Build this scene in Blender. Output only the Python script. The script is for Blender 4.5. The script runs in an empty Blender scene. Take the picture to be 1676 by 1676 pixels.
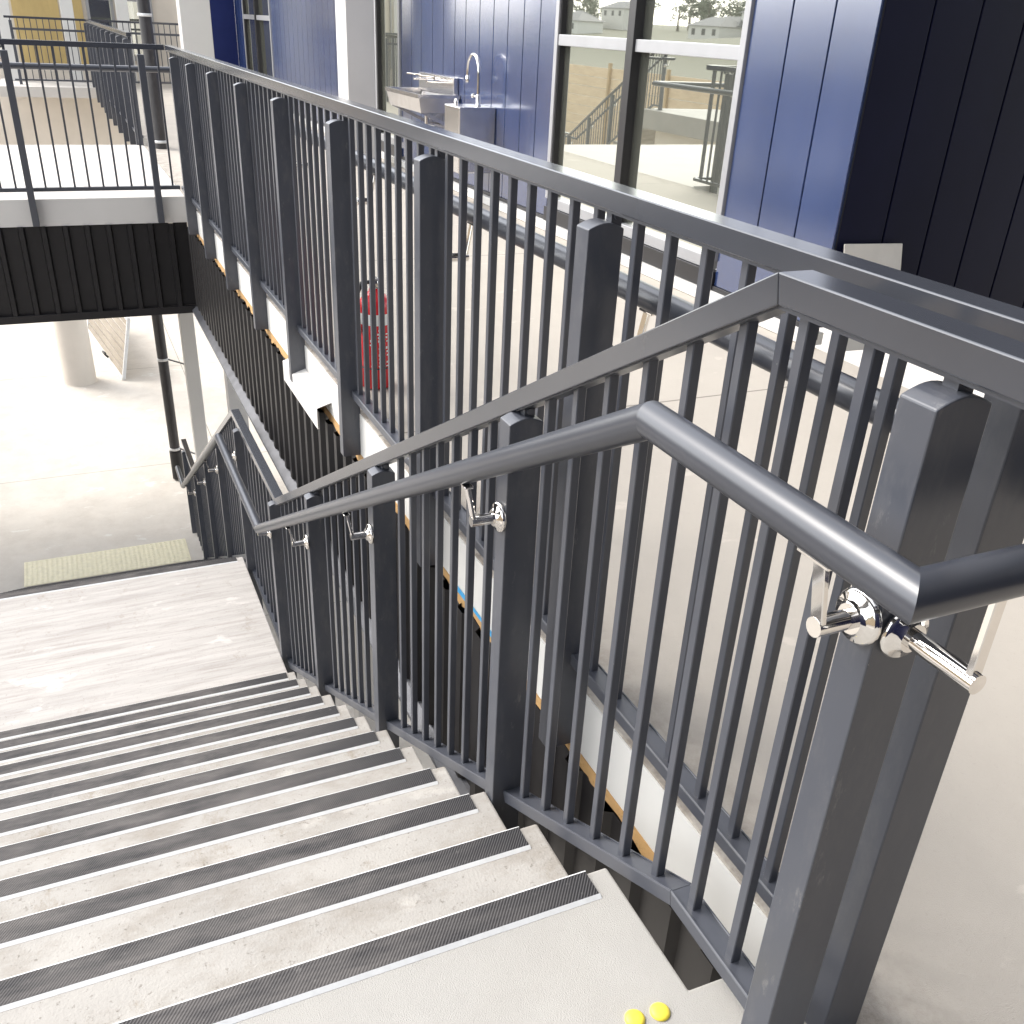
import bpy, bmesh, math, random
from mathutils import Vector, Matrix
random.seed(7)
R = math.radians
scn = bpy.context.scene
COL = scn.collection

# ------------------------------------------------------------------ materials
def new_mat(name):
    m = bpy.data.materials.new(name); m.use_nodes = True
    nt = m.node_tree
    return m, nt, nt.nodes['Principled BSDF']

def N(nt, kind, **kw):
    n = nt.nodes.new(kind)
    for k, v in kw.items():
        if k in n.inputs: n.inputs[k].default_value = v
        else: setattr(n, k, v)
    return n

def ramp(nt, src, stops):
    r = nt.nodes.new('ShaderNodeValToRGB')
    e = r.color_ramp.elements
    while len(e) < len(stops): e.new(0.5)
    for el, (p, c) in zip(e, stops):
        el.position = p; el.color = (*c, 1) if len(c) == 3 else c
    nt.links.new(src, r.inputs[0])
    return r

def coords(nt, scale=(1, 1, 1), rot=(0, 0, 0), geo=True):
    if geo:
        g = nt.nodes.new('ShaderNodeNewGeometry'); out = g.outputs['Position']
    else:
        g = nt.nodes.new('ShaderNodeTexCoord'); out = g.outputs['Object']
    mp = N(nt, 'ShaderNodeMapping'); mp.inputs['Scale'].default_value = scale; mp.inputs['Rotation'].default_value = rot
    nt.links.new(out, mp.inputs['Vector'])
    return mp.outputs[0]

def noise(nt, vec, scale, detail=4, rough=0.55):
    n = N(nt, 'ShaderNodeTexNoise', Scale=scale, Detail=detail, Roughness=rough)
    nt.links.new(vec, n.inputs['Vector'])
    return n.outputs['Fac']

def mixc(nt, fac, a, b, mode='MIX'):
    m = nt.nodes.new('ShaderNodeMix'); m.data_type = 'RGBA'; m.blend_type = mode
    for val, idx in ((fac, 0), (a, 6), (b, 7)):
        if hasattr(val, 'links') or hasattr(val, 'is_linked'): nt.links.new(val, m.inputs[idx])
        else: m.inputs[idx].default_value = val if idx == 0 else (*val, 1)
    return m.outputs[2]

def bump(nt, bs, height, strength, dist, prev=None):
    b = N(nt, 'ShaderNodeBump', Strength=strength, Distance=dist)
    nt.links.new(height, b.inputs['Height'])
    if prev: nt.links.new(prev, b.inputs['Normal'])
    nt.links.new(b.outputs[0], bs.inputs['Normal'])
    return b.outputs[0]

def simple(name, col, rough=0.5, metal=0.0, var=0.08, scale=6.0, bmp=0.0, bscale=300, spec=0.5, ior=1.5):
    m, nt, bs = new_mat(name)
    v = coords(nt)
    f = noise(nt, v, scale)
    d = tuple(c * (1 - var) for c in col); l = tuple(min(1, c * (1 + var)) for c in col)
    r = ramp(nt, f, [(0.3, d), (0.7, l)])
    nt.links.new(r.outputs[0], bs.inputs['Base Color'])
    bs.inputs['Roughness'].default_value = rough; bs.inputs['Metallic'].default_value = metal
    bs.inputs['Specular IOR Level'].default_value = spec; bs.inputs['IOR'].default_value = ior
    if bmp: bump(nt, bs, noise(nt, v, bscale, 2), bmp, 0.002)
    return m

def powder(name, col, rough=0.36, dust=0.35, scuffed=False):
    """dark powder coat: fine orange peel, thin dust film, a few pale scuffs"""
    m, nt, bs = new_mat(name)
    v = coords(nt)
    big = noise(nt, v, 5, 5)
    r0 = ramp(nt, big, [(0.35, col), (0.72, tuple(c * 1.12 + 0.001 for c in col))])
    c = r0.outputs[0]
    bs.inputs['IOR'].default_value = 1.6
    dst = noise(nt, coords(nt, (1, 1, 0.35)), 26, 6, 0.7)
    if dust > 0:
        dr = ramp(nt, dst, [(0.50, (0, 0, 0)), (0.85, (dust,) * 3)])
        c = mixc(nt, dr.outputs[0], c, (0.20, 0.19, 0.18))
        sp = noise(nt, coords(nt, (1, 1, 0.45)), 130, 3, 0.6)
        sr = ramp(nt, sp, [(0.775, (0, 0, 0)), (0.79, (0.5,) * 3)])
        c = mixc(nt, sr.outputs[0], c, (0.42, 0.41, 0.40))
    if scuffed:
        sc = noise(nt, coords(nt, (1.6, 1.6, 0.5), (0.3, 0, 0.2)), 16, 9, 0.78)
        sr = ramp(nt, sc, [(0.60, (0, 0, 0)), (0.70, (0.42,) * 3)])
        c = mixc(nt, sr.outputs[0], c, (0.26, 0.25, 0.235))
    nt.links.new(c, bs.inputs['Base Color'])
    rr = ramp(nt, dst, [(0.4, (rough,) * 3), (0.8, (rough + 0.5 * dust,) * 3)])
    nt.links.new(rr.outputs[0], bs.inputs['Roughness'])
    bump(nt, bs, noise(nt, v, 1100, 1), 0.03 if dust > 0 else 0.010, 0.0006)
    return m

def concrete(name, col, stain, bscale=220, bstr=0.25, bdist=0.002, stain_amt=0.5, streak=(1, 1, 1), rough=0.8, speck=0.5, joints=None, edge=None, blot=0.0, lowvar=0.86):
    m, nt, bs = new_mat(name)
    v = coords(nt); vs = coords(nt, streak)
    a = noise(nt, vs, 2.2, 8, 0.62)
    r0 = ramp(nt, a, [(0.32, tuple(c * lowvar for c in col)), (0.68, col)])
    b = noise(nt, coords(nt, streak, (0, 0, 0.3)), 4.1, 10, 0.74)
    sr = ramp(nt, b, [(0.46, (0, 0, 0)), (0.74, (stain_amt,) * 3)])
    c2 = mixc(nt, sr.outputs[0], r0.outputs[0], stain)
    if blot:
        bl = noise(nt, coords(nt, (1.0, 1.5, 1), (0, 0, 0.9)), 2.9, 12, 0.80)
        br = ramp(nt, bl, [(0.565, (0, 0, 0)), (0.64, (blot * 0.55,) * 3), (0.72, (blot,) * 3)])
        c2 = mixc(nt, br.outputs[0], c2, (stain[0] * 0.85, stain[1] * 0.76, stain[2] * 0.60))
        pl = noise(nt, coords(nt, (1.3, 0.8, 1), (0, 0, 2.0)), 3.4, 8, 0.6)
        pr = ramp(nt, pl, [(0.62, (0, 0, 0)), (0.66, (0.5,) * 3)])
        c2 = mixc(nt, pr.outputs[0], c2, tuple(min(0.75, x * 1.28) for x in col))
    c = noise(nt, v, 70, 4, 0.7)
    cr = ramp(nt, c, [(0.60, (0, 0, 0)), (0.72, (speck * 0.6,) * 3)])
    c2 = mixc(nt, cr.outputs[0], c2, tuple(x * 0.55 for x in stain))
    sep = N(nt, 'ShaderNodeSeparateXYZ'); nt.links.new(v, sep.inputs[0])
    if edge is not None:      # grime gathered along the deck edge
        er = N(nt, 'ShaderNodeMapRange'); er.inputs[1].default_value = edge[0]; er.inputs[2].default_value = edge[1]; er.inputs[3].default_value = 1.0; er.inputs[4].default_value = 0.0
        nt.links.new(sep.outputs['Y'], er.inputs[0])
        gn = noise(nt, v, 9, 8, 0.75)
        gr = ramp(nt, gn, [(0.42, (0, 0, 0)), (0.66, (0.85,) * 3)])
        mm = N(nt, 'ShaderNodeMath'); mm.operation = 'MULTIPLY'
        nt.links.new(er.outputs[0], mm.inputs[0]); nt.links.new(gr.outputs[0], mm.inputs[1])
        c2 = mixc(nt, mm.outputs[0], c2, (0.13, 0.10, 0.075))
    if joints:
        for ax, per, off in joints:
            d = N(nt, 'ShaderNodeMath'); d.operation = 'PINGPONG'; d.inputs[1].default_value = per / 2
            ad = N(nt, 'ShaderNodeMath'); ad.operation = 'ADD'; ad.inputs[1].default_value = off
            nt.links.new(sep.outputs[ax], ad.inputs[0]); nt.links.new(ad.outputs[0], d.inputs[0])
            jr = ramp(nt, d.outputs[0], [(0.0, (0.75,) * 3), (0.0045, (0.7,) * 3), (0.006, (0, 0, 0))])
            c2 = mixc(nt, jr.outputs[0], c2, tuple(x * 0.30 for x in stain))
    nt.links.new(c2, bs.inputs['Base Color'])
    bs.inputs['Roughness'].default_value = rough
    h = noise(nt, v, bscale, 3, 0.5)
    p = bump(nt, bs, h, bstr, bdist)
    bump(nt, bs, c, 0.15, 0.002, p)
    return m

def nosing_mat():
    m, nt, bs = new_mat('nosing_grit')
    w = N(nt, 'ShaderNodeTexWave', Scale=1.0, Distortion=0.0)
    w.wave_type = 'BANDS'; w.bands_direction = 'X'
    nt.links.new(coords(nt, (58, 58, 1), (0, 0, R(-53))), w.inputs['Vector'])
    v = coords(nt)
    dust = noise(nt, coords(nt, (3, 0.7, 1)), 7, 8, 0.7)
    wear = noise(nt, v, 55, 5, 0.7)
    r0 = ramp(nt, w.outputs['Fac'], [(0.25, (0.012, 0.012, 0.014)), (0.8, (0.060, 0.058, 0.060))])
    dr = ramp(nt, dust, [(0.34, (0.06,) * 3), (0.68, (0.80,) * 3)])
    c1 = mixc(nt, dr.outputs[0], r0.outputs[0], (0.15, 0.137, 0.128))
    # nearer the wall end the grit is clean and black, trodden and dusty out in the middle
    sep = N(nt, 'ShaderNodeSeparateXYZ'); nt.links.new(v, sep.inputs[0])
    yr = ramp(nt, sep.outputs['Y'], [(0.03, (0.9,) * 3), (0.40, (0.0,) * 3)])
    c2 = mixc(nt, yr.outputs[0], c1, r0.outputs[0])
    wr = ramp(nt, wear, [(0.62, (0, 0, 0)), (0.76, (0.35,) * 3)])
    c3 = mixc(nt, wr.outputs[0], c2, (0.25, 0.235, 0.22))
    nt.links.new(c3, bs.inputs['Base Color'])
    bs.inputs['Roughness'].default_value = 0.75
    bs.inputs['Specular IOR Level'].default_value = 0.25
    p = bump(nt, bs, w.outputs['Fac'], 0.5, 0.0015)
    bump(nt, bs, noise(nt, v, 400, 2), 0.4, 0.001, p)
    return m

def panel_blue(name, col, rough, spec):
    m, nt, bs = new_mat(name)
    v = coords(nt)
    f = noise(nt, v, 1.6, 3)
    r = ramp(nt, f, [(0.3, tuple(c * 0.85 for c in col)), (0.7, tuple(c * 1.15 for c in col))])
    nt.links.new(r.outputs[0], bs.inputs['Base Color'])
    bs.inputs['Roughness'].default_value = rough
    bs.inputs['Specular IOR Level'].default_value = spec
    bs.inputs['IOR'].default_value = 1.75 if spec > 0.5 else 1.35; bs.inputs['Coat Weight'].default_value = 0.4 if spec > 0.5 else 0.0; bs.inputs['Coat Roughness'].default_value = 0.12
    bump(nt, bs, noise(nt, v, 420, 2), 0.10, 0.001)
    return m

M = {}
M['steel'] = powder('powder_coat_charcoal', (0.056, 0.060, 0.073), 0.30, 0.10)
M['steel_post'] = powder('powder_coat_scuffed', (0.054, 0.058, 0.071), 0.31, 0.30, True)
M['steel_smooth'] = powder('powder_coat_smooth', (0.042, 0.045, 0.054), rough=0.17, dust=0.0)
M['steel_tube'] = powder('powder_coat_tube', (0.040, 0.043, 0.053), rough=0.29, dust=0.0)
M['steel_smooth'].node_tree.nodes['Principled BSDF'].inputs['IOR'].default_value = 1.8
M['pipe_black'] = powder('black_pipe', (0.022, 0.020, 0.022), rough=0.38, dust=0.2)
M['clad'] = powder('black_sheet_metal', (0.0125, 0.0112, 0.0120), 0.46, 0.04)
M['clad'].node_tree.nodes['Principled BSDF'].inputs['Specular IOR Level'].default_value = 0.30
M['clad_inner'] = simple('dark_framing', (0.012, 0.011, 0.011), 0.8)
M['flash_grey'] = simple('grey_zinc_flashing', (0.16, 0.16, 0.17), 0.5, 0.2, 0.2, 9)
M['chrome'] = simple('polished_stainless', (0.80, 0.77, 0.73), 0.07, 1.0, 0.04, 30)
M['stainless'] = simple('brushed_stainless', (0.74, 0.72, 0.70), 0.22, 1.0, 0.08, 12)
M['alu'] = simple('aluminium_trim', (0.70, 0.70, 0.69), 0.45, 0.05, 0.06, 40)
M['silver'] = simple('silver_window_frame', (0.36, 0.36, 0.37), 0.38, 0.3, 0.05, 5)
M['frame_black'] = simple('black_window_frame', (0.018, 0.017, 0.019), 0.35, 0.0, 0.1, 5)
M['stucco'] = concrete('sealed_landing_concrete', (0.405, 0.388, 0.358), (0.33, 0.305, 0.27), 420, 0.75, 0.0022, 0.30, speck=0.10)
M['deck'] = concrete('walkway_concrete', (0.420, 0.382, 0.332), (0.36, 0.325, 0.28), 420, 0.6, 0.002, 0.25, speck=0.30, joints=[('X', 3.05, 0.75)], edge=(-0.27, -0.50), blot=0.05, lowvar=0.94)
M['deck_plain'] = concrete('cross_walkway_concrete', (0.56, 0.53, 0.49), (0.48, 0.44, 0.39), 420, 0.4, 0.002, 0.25, speck=0.2, lowvar=0.94)
M['stair'] = concrete('precast_stair_concrete', (0.385, 0.363, 0.332), (0.215, 0.185, 0.148), 190, 0.6, 0.002, 0.80, (2.2, 1.2, 1), speck=1.2, blot=0.95, lowvar=0.82)
M['landing'] = concrete('brushed_landing_concrete', (0.475, 0.447, 0.418), (0.25, 0.222, 0.200), 150, 0.45, 0.002, 0.80, (7.0, 0.50, 1), speck=0.7, blot=0.60, lowvar=0.80)
M['ground'] = concrete('ground_concrete', (0.66, 0.615, 0.55), (0.44, 0.38, 0.32), 60, 0.2, 0.003, 0.40, speck=0.3, joints=[('X', 4.2, 1.1), ('Y', 3.6, 0.7)], blot=0.2)
M['field'] = concrete('dry_paddock', (0.11, 0.105, 0.065), (0.07, 0.075, 0.04), 20, 0.4, 0.02, 0.7)
M['white'] = simple('white_painted_edge', (0.64, 0.63, 0.60), 0.5, 0, 0.03, 3, 0.05)
M['white_col'] = simple('pale_column_paint', (0.62, 0.60, 0.57), 0.55, 0, 0.03, 2, 0.06)
M['cream'] = simple('cream_wall', (0.66, 0.60, 0.52), 0.7, 0, 0.05, 2, 0.08)
M['orange'] = concrete('raw_timber_packer', (0.50, 0.30, 0.12), (0.22, 0.12, 0.05), 120, 0.5, 0.003, 0.7, (0.4, 1, 1), speck=0.9)
M['blue_tape'] = simple('blue_tape', (0.05, 0.33, 0.62), 0.45)
M['nosing'] = nosing_mat()
M['blue'] = panel_blue('blue_gloss_cladding', (0.022, 0.042, 0.120), 0.17, 1.0)
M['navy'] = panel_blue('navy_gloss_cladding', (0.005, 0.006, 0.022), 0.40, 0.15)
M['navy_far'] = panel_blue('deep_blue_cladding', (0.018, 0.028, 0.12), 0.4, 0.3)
M['groove'] = simple('panel_groove', (0.006, 0.007, 0.014), 0.9)
M['yellow'] = simple('yellow_tactile', (0.88, 0.70, 0.07), 0.45, 0, 0.10, 60, 0.15, 200)
M['pale_yellow'] = simple('pale_yellow_tactile', (0.88, 0.82, 0.60), 0.6, 0, 0.08, 20)
M['red'] = simple('red_enamel', (0.58, 0.012, 0.020), 0.25, 0, 0.05, 20)
M['black'] = simple('black_rubber', (0.012, 0.012, 0.013), 0.5)
M['label_white'] = simple('white_label', (0.75, 0.75, 0.73), 0.5)
M['board'] = simple('white_offcut_board', (0.66, 0.63, 0.57), 0.7, 0, 0.05, 8)
M['slat'] = concrete('weathered_slats', (0.40, 0.35, 0.285), (0.24, 0.20, 0.15), 60, 0.2, 0.003, 0.5, (0.4, 1, 1))
M['yellow_wood'] = concrete('yellow_plywood', (0.56, 0.42, 0.18), (0.34, 0.24, 0.10), 40, 0.2, 0.003, 0.5, (1, 1, 0.3))
M['fence_board'] = concrete('pale_fence_board', (0.56, 0.44, 0.30), (0.34, 0.24, 0.14), 60, 0.3, 0.003, 0.5, (0.4, 1, 2))
M['timber'] = concrete('fence_timber', (0.42, 0.30, 0.16), (0.25, 0.16, 0.08), 60, 0.3, 0.003, 0.5, (1, 1, 0.3))
M['roof_tile'] = simple('grey_roof', (0.14, 0.14, 0.15), 0.7, 0, 0.2, 3)
M['bark'] = simple('bark', (0.09, 0.065, 0.045), 0.9, 0, 0.3, 8)

def leaf_mat():
    m, nt, bs = new_mat('gum_leaves')
    r = ramp(nt, noise(nt, coords(nt), 1.5, 3), [(0.3, (0.03, 0.045, 0.022)), (0.7, (0.085, 0.105, 0.05))])
    nt.links.new(r.outputs[0], bs.inputs['Base Color']); bs.inputs['Roughness'].default_value = 0.7
    return m
M['leaf'] = leaf_mat()

def glass_mat(name, col, mirror):
    m, nt, bs = new_mat(name)
    v = coords(nt)
    r = ramp(nt, noise(nt, v, 1.2, 3), [(0.3, tuple(c * 0.8 for c in col)), (0.7, col)])
    nt.links.new(r.outputs[0], bs.inputs['Base Color'])
    bs.inputs['Roughness'].default_value = 0.05; bs.inputs['IOR'].default_value = 1.5
    gl = N(nt, 'ShaderNodeBsdfGlossy', Color=(0.90, 0.92, 0.84, 1), Roughness=0.012)
    b = N(nt, 'ShaderNodeBump', Strength=0.012, Distance=0.02); nt.links.new(noise(nt, v, 1.6, 1), b.inputs['Height'])
    nt.links.new(b.outputs[0], gl.inputs['Normal'])
    mx = N(nt, 'ShaderNodeMixShader'); mx.inputs[0].default_value = mirror
    nt.links.new(bs.outputs[0], mx.inputs[1]); nt.links.new(gl.outputs[0], mx.inputs[2])
    nt.links.new(mx.outputs[0], nt.nodes['Material Output'].inputs[0])
    return m
M['glass'] = glass_mat('window_glass', (0.17, 0.175, 0.145), 0.66)

# ------------------------------------------------------------------ mesh builder
class MB:
    def __init__(s): s.v = []; s.f = []; s.sm = []
    def add(s, vs, fs, smooth=False):
        o = len(s.v); s.v += [tuple(p) for p in vs]
        for f in fs: s.f.append(tuple(i + o for i in f)); s.sm.append(smooth)
        return s
    def box(s, x0, x1, y0, y1, z0, z1):
        v = [(x, y, z) for x in (x0, x1) for y in (y0, y1) for z in (z0, z1)]
        return s.add(v, [(0, 1, 3, 2), (4, 6, 7, 5), (0, 4, 5, 1), (2, 3, 7, 6), (0, 2, 6, 4), (1, 5, 7, 3)])
    def obb(s, c, ax, ay, az):
        """centre and three half-axis vectors"""
        c, ax, ay, az = map(Vector, (c, ax, ay, az))
        v = [c + i * ax + j * ay + k * az for i in (-1, 1) for j in (-1, 1) for k in (-1, 1)]
        return s.add(v, [(0, 1, 3, 2), (4, 6, 7, 5), (0, 4, 5, 1), (2, 3, 7, 6), (0, 2, 6, 4), (1, 5, 7, 3)])
    def bar(s, p, q, w, h, up=(0, 0, 1)):
        p, q = Vector(p), Vector(q); d = (q - p); L = d.length; d.normalize()
        sd = d.cross(Vector(up)); sd.normalize(); u = sd.cross(d)
        return s.obb((p + q) / 2, d * L / 2, sd * w / 2, u * h / 2)
    def prism(s, poly, axis, a, b):
        """2-D polygon extruded along an axis ('x': poly is (y,z); 'y': (x,z); 'z': (x,y))"""
        def P(u, w, t): return {'x': (t, u, w), 'y': (u, t, w), 'z': (u, w, t)}[axis]
        n = len(poly)
        v = [P(u, w, a) for u, w in poly] + [P(u, w, b) for u, w in poly]
        fs = [tuple(range(n)), tuple(range(2 * n - 1, n - 1, -1))]
        fs += [(i, i + n, (i + 1) % n + n, (i + 1) % n) for i in range(n)]
        return s.add(v, fs)
    def tube(s, pts, r, n=20, cap=True, smooth_joints=False):
        pts = [Vector(p) for p in pts]
        D = [(pts[i + 1] - pts[i]).normalized() for i in range(len(pts) - 1)]
        rings = []
        ref = Vector((0, 0, 1)) if abs(D[0].z) < 0.9 else Vector((1, 0, 0))
        def ring(c, d, nrm, radius):
            a = d.cross(ref).normalized(); b = a.cross(d)
            out = []
            for k in range(n):
                t = 2 * math.pi * k / n
                p = c + (a * math.cos(t) + b * math.sin(t)) * radius
                if nrm is not None:
                    den = d.dot(nrm)
                    if abs(den) > 1e-4: p = p + d * ((c - p).dot(nrm) / den)
                out.append(p)
            return out
        for i, d in enumerate(D):
            n0 = d if i == 0 else (D[i - 1] + d).normalized()
            n1 = d if i == len(D) - 1 else (d + D[i + 1]).normalized()
            ra, rb = (r[i], r[i + 1]) if isinstance(r, (list, tuple)) else (r, r)
            A = ring(pts[i], d, n0, ra); B = ring(pts[i + 1], d, n1, rb)
            s.add(A + B, [(k, (k + 1) % n, (k + 1) % n + n, k + n) for k in range(n)], True)
            if cap and i == 0: s.add(A, [tuple(range(n - 1, -1, -1))])
            if cap and i == len(D) - 1: s.add(B, [tuple(range(n))])
        return s
    def curve(s, pts, r, n=14, cap=True):
        """smooth bent tube through many points, welded rings"""
        pts = [Vector(p) for p in pts]; vs = []
        m = len(pts)
        up = Vector((0.01, 0.02, 1)).normalized()
        prev = None
        for i, p in enumerate(pts):
            d = (pts[min(i + 1, m - 1)] - pts[max(i - 1, 0)]).normalized()
            if prev is None:
                a = d.cross(up if abs(d.dot(up)) < 0.95 else Vector((1, 0, 0))).normalized()
            else: a = (prev - d * prev.dot(d)).normalized()
            prev = a; b = d.cross(a)
            rr = r[i] if isinstance(r, (list, tuple)) else r
            vs += [p + (a * math.cos(2 * math.pi * k / n) + b * math.sin(2 * math.pi * k / n)) * rr for k in range(n)]
        fs = [(i * n + k, i * n + (k + 1) % n, (i + 1) * n + (k + 1) % n, (i + 1) * n + k) for i in range(m - 1) for k in range(n)]
        s.add(vs, fs, True)
        if cap:
            s.add(vs[:n], [tuple(range(n - 1, -1, -1))]); s.add(vs[-n:], [tuple(range(n))])
        return s
    def lathe(s, prof, c, axis=(0, 0, 1), n=28):
        c = Vector(c); ax = Vector(axis).normalized()
        a = ax.orthogonal().normalized(); b = ax.cross(a)
        vs = [c + ax * h + (a * math.cos(2 * math.pi * k / n) + b * math.sin(2 * math.pi * k / n)) * r for r, h in prof for k in range(n)]
        m = len(prof)
        s.add(vs, [(i * n + k, i * n + (k + 1) % n, (i + 1) * n + (k + 1) % n, (i + 1) * n + k) for i in range(m - 1) for k in range(n)], True)
        s.add(vs[:n], [tuple(range(n - 1, -1, -1))]); s.add(vs[-n:], [tuple(range(n))])
        return s
    def build(s, name, mat, parent=None, bevel=0.0, seg=2, origin=None):
        me = bpy.data.meshes.new(name)
        o = Vector(origin) if origin else Vector((0, 0, 0))
        me.from_pydata([tuple(Vector(p) - o) for p in s.v], [], s.f); me.update()
        bm = bmesh.new(); bm.from_mesh(me)
        for f, q in zip(bm.faces, s.sm): f.smooth = q
        bmesh.ops.recalc_face_normals(bm, faces=bm.faces)
        if bevel:
            es = [e for e in bm.edges if len(e.link_faces) == 2 and e.calc_face_angle(0) > R(28) and not (e.link_faces[0].smooth and e.link_faces[1].smooth)]
            bmesh.ops.bevel(bm, geom=es, offset=bevel, segments=seg, profile=0.5, affect='EDGES', clamp_overlap=True)
        bm.to_mesh(me); bm.free()
        me.materials.append(M[mat])
        ob = bpy.data.objects.new(name, me); COL.objects.link(ob)
        ob.location = o
        if parent is not None:
            ob.parent = parent
            ob.matrix_parent_inverse = Matrix.Identity(4)
            ob.location = o - wloc(parent)
        return ob

def wloc(o):
    p = Vector(o.location)
    while o.parent: o = o.parent; p = p + Vector(o.location)
    return p

def tag(o, label, cat, group=None, kind=None):
    o['label'] = label; o['category'] = cat
    if group: o['group'] = group
    if kind: o['kind'] = kind
    return o

def thing(name, loc, label, cat, group=None):
    o = bpy.data.objects.new(name, None); COL.objects.link(o); o.location = loc
    o.empty_display_size = 0.2
    return tag(o, label, cat, group)

def struct(o): o['kind'] = 'structure'; return o

def kids(o): return [c for c in list(o.children)]

def copy_tree(o, parent=None):
    c = o.copy(); COL.objects.link(c); c.parent = parent
    for ch in kids(o): copy_tree(ch, c)
    return c

# ------------------------------------------------------------------ dimensions (metres): x along the stairs, y to the left, z up
RISE, GO = 0.165, 0.3028
SL = RISE / GO
XL2 = 5.0502                     # first nosing of the lower flight
LAND_Z = -12 * RISE
GROUND = -24 * RISE
YE = -0.0464                     # right edge of the stair slab
YD = -0.275                      # edge of the walkway deck
YW = -2.90                       # face of the building
YS = 1.75                        # left edge of the stair slab
XC0, XC1 = 8.1, 12.0             # cross walkway

# ------------------------------------------------------------------ ground & terrain
g = MB().add([(-60, -60, GROUND), (90, -60, GROUND), (90, 15, GROUND), (-60, 15, GROUND)], [(0, 1, 2, 3)]).build('ground', 'ground')
struct(g)
def hill_h(x, y):
    t = max(0, min(1, (y - 24) / 150)); t = t * t * (3 - 2 * t)
    return GROUND + t * (7.2 + 1.6 * math.sin(x * 0.013 + 1) + 0.8 * math.sin(x * 0.05))
nx, ny = 60, 40
vs = []; fs = []
for j in range(ny + 1):
    for i in range(nx + 1):
        x = -300 + i * 1200 / nx; y = 15 + (j / ny) ** 1.6 * 900
        vs.append((x, y, hill_h(x, y) - 0.004))
for j in range(ny):
    for i in range(nx):
        a = j * (nx + 1) + i; fs.append((a, a + 1, a + nx + 2, a + nx + 1))
hb = MB().add(vs, fs, True).build('hill', 'field'); struct(hb)

# ------------------------------------------------------------------ concrete staircase
def flight_mesh(x0, z0, n, xs, zs, thick, z_end, y0, y1):
    """stepped slab with every side panel its own convex face"""
    top = [(xs, zs)]; bot = [(xs, zs - thick)]
    m = MB(); side = []
    for i in range(n):
        xa = x0 + (i - 1) * GO if i else xs; xb = x0 + i * GO
        za = z0 - i * RISE; foot = z0 - (i + 1) * RISE
        sa = max(z_end, za - thick + (0.0 if i == 0 else 0.0)); sb = max(z_end, za - thick - (RISE if i else RISE * 0.4))
        side.append((xa, xb, za, foot, sa, sb))
    vs = []; idx = {}
    def V(x, y, z):
        k = (round(x, 5), round(y, 5), round(z, 5))
        if k not in idx: idx[k] = len(vs); vs.append(k)
        return idx[k]
    fs = []
    for i, (xa, xb, za, foot, sa, sb) in enumerate(side):
        if i: sa = side[i - 1][5]
        last = i == n - 1
        lo = max(sb, z_end) if not last else z_end
        if last: sb = lo
        for y, fl in ((y0, False), (y1, True)):
            p = [V(xa, y, za), V(xb, y, za)] + ([V(xb, y, foot)] if foot > sb + 1e-4 else []) + [V(xb, y, sb), V(xa, y, sa)]
            fs.append(tuple(p if fl else p[::-1]))
        fs.append((V(xa, y0, za), V(xb, y0, za), V(xb, y1, za), V(xa, y1, za)))
        fs.append((V(xb, y0, za), V(xb, y0, max(foot, sb)), V(xb, y1, max(foot, sb)), V(xb, y1, za)))
        fs.append((V(xa, y0, sa), V(xa, y1, sa), V(xb, y1, sb), V(xb, y0, sb)))
        if last and foot > sb + 1e-4: fs.append((V(xb, y0, foot), V(xb, y0, sb), V(xb, y1, sb), V(xb, y1, foot)))
    i0 = side[0]
    fs.append((V(i0[0], y0, i0[2]), V(i0[0], y1, i0[2]), V(i0[0], y1, i0[4]), V(i0[0], y0, i0[4])))
    m.add(vs, fs)
    return m

def flight_profile(x0, z0, n, x_start):
    top = [(x_start, z0)]
    for i in range(n):
        top.append((x0 + i * GO, z0 - i * RISE)); top.append((x0 + i * GO - 0.008, z0 - (i + 1) * RISE))
    return top

def make_stairs():
    t = thing('concrete_staircase', (0, 0.85, LAND_Z), 'pale concrete staircase going down beside the balustrade with dark edge strips', 'staircase')
    # upper flight
    flight_mesh(GO, -RISE, 11, 0.0, -RISE, 0.24, LAND_Z - 0.2, YE, YS).build('flight', 'stair', t, 0.006)
    # middle landing
    MB().box(11 * GO + 0.0005, XL2, YE, YS, LAND_Z - 0.2, LAND_Z).build('landing', 'landing', t, 0.006)
    flight_mesh(XL2 + GO, LAND_Z - RISE, 11, XL2, LAND_Z - RISE, 0.24, GROUND + 0.004, YE, YS).build('flight', 'stair', t, 0.006)
    # edge strips: dark grit insert in an aluminium tray
    def strip(x, z):
        s = MB().box(x - 0.0590, x - 0.0012, 0.002, YS - 0.06, z + 0.001, z + 0.0052).build('nosing_strip', 'nosing', t)
        tr = MB()
        tr.prism([(x - 0.0685, z + 0.0005), (x - 0.0600, z + 0.0058), (x - 0.0600, z - 0.003), (x - 0.0685, z - 0.003)], 'y', 0.0, YS - 0.058)
        tr.prism([(x - 0.0010, z + 0.0048), (x + 0.0028, z + 0.003), (x + 0.0028, z - 0.012), (x + 0.0005, z - 0.012), (x + 0.0005, z - 0.001), (x - 0.0010, z - 0.001)], 'y', 0.0, YS - 0.058)
        tr.build('aluminium_edge', 'alu', s)
    for i in range(12): strip(i * GO, -i * RISE)
    for i in range(12): strip(XL2 + i * GO, LAND_Z - i * RISE)
    return t
stairs = make_stairs()

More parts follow.
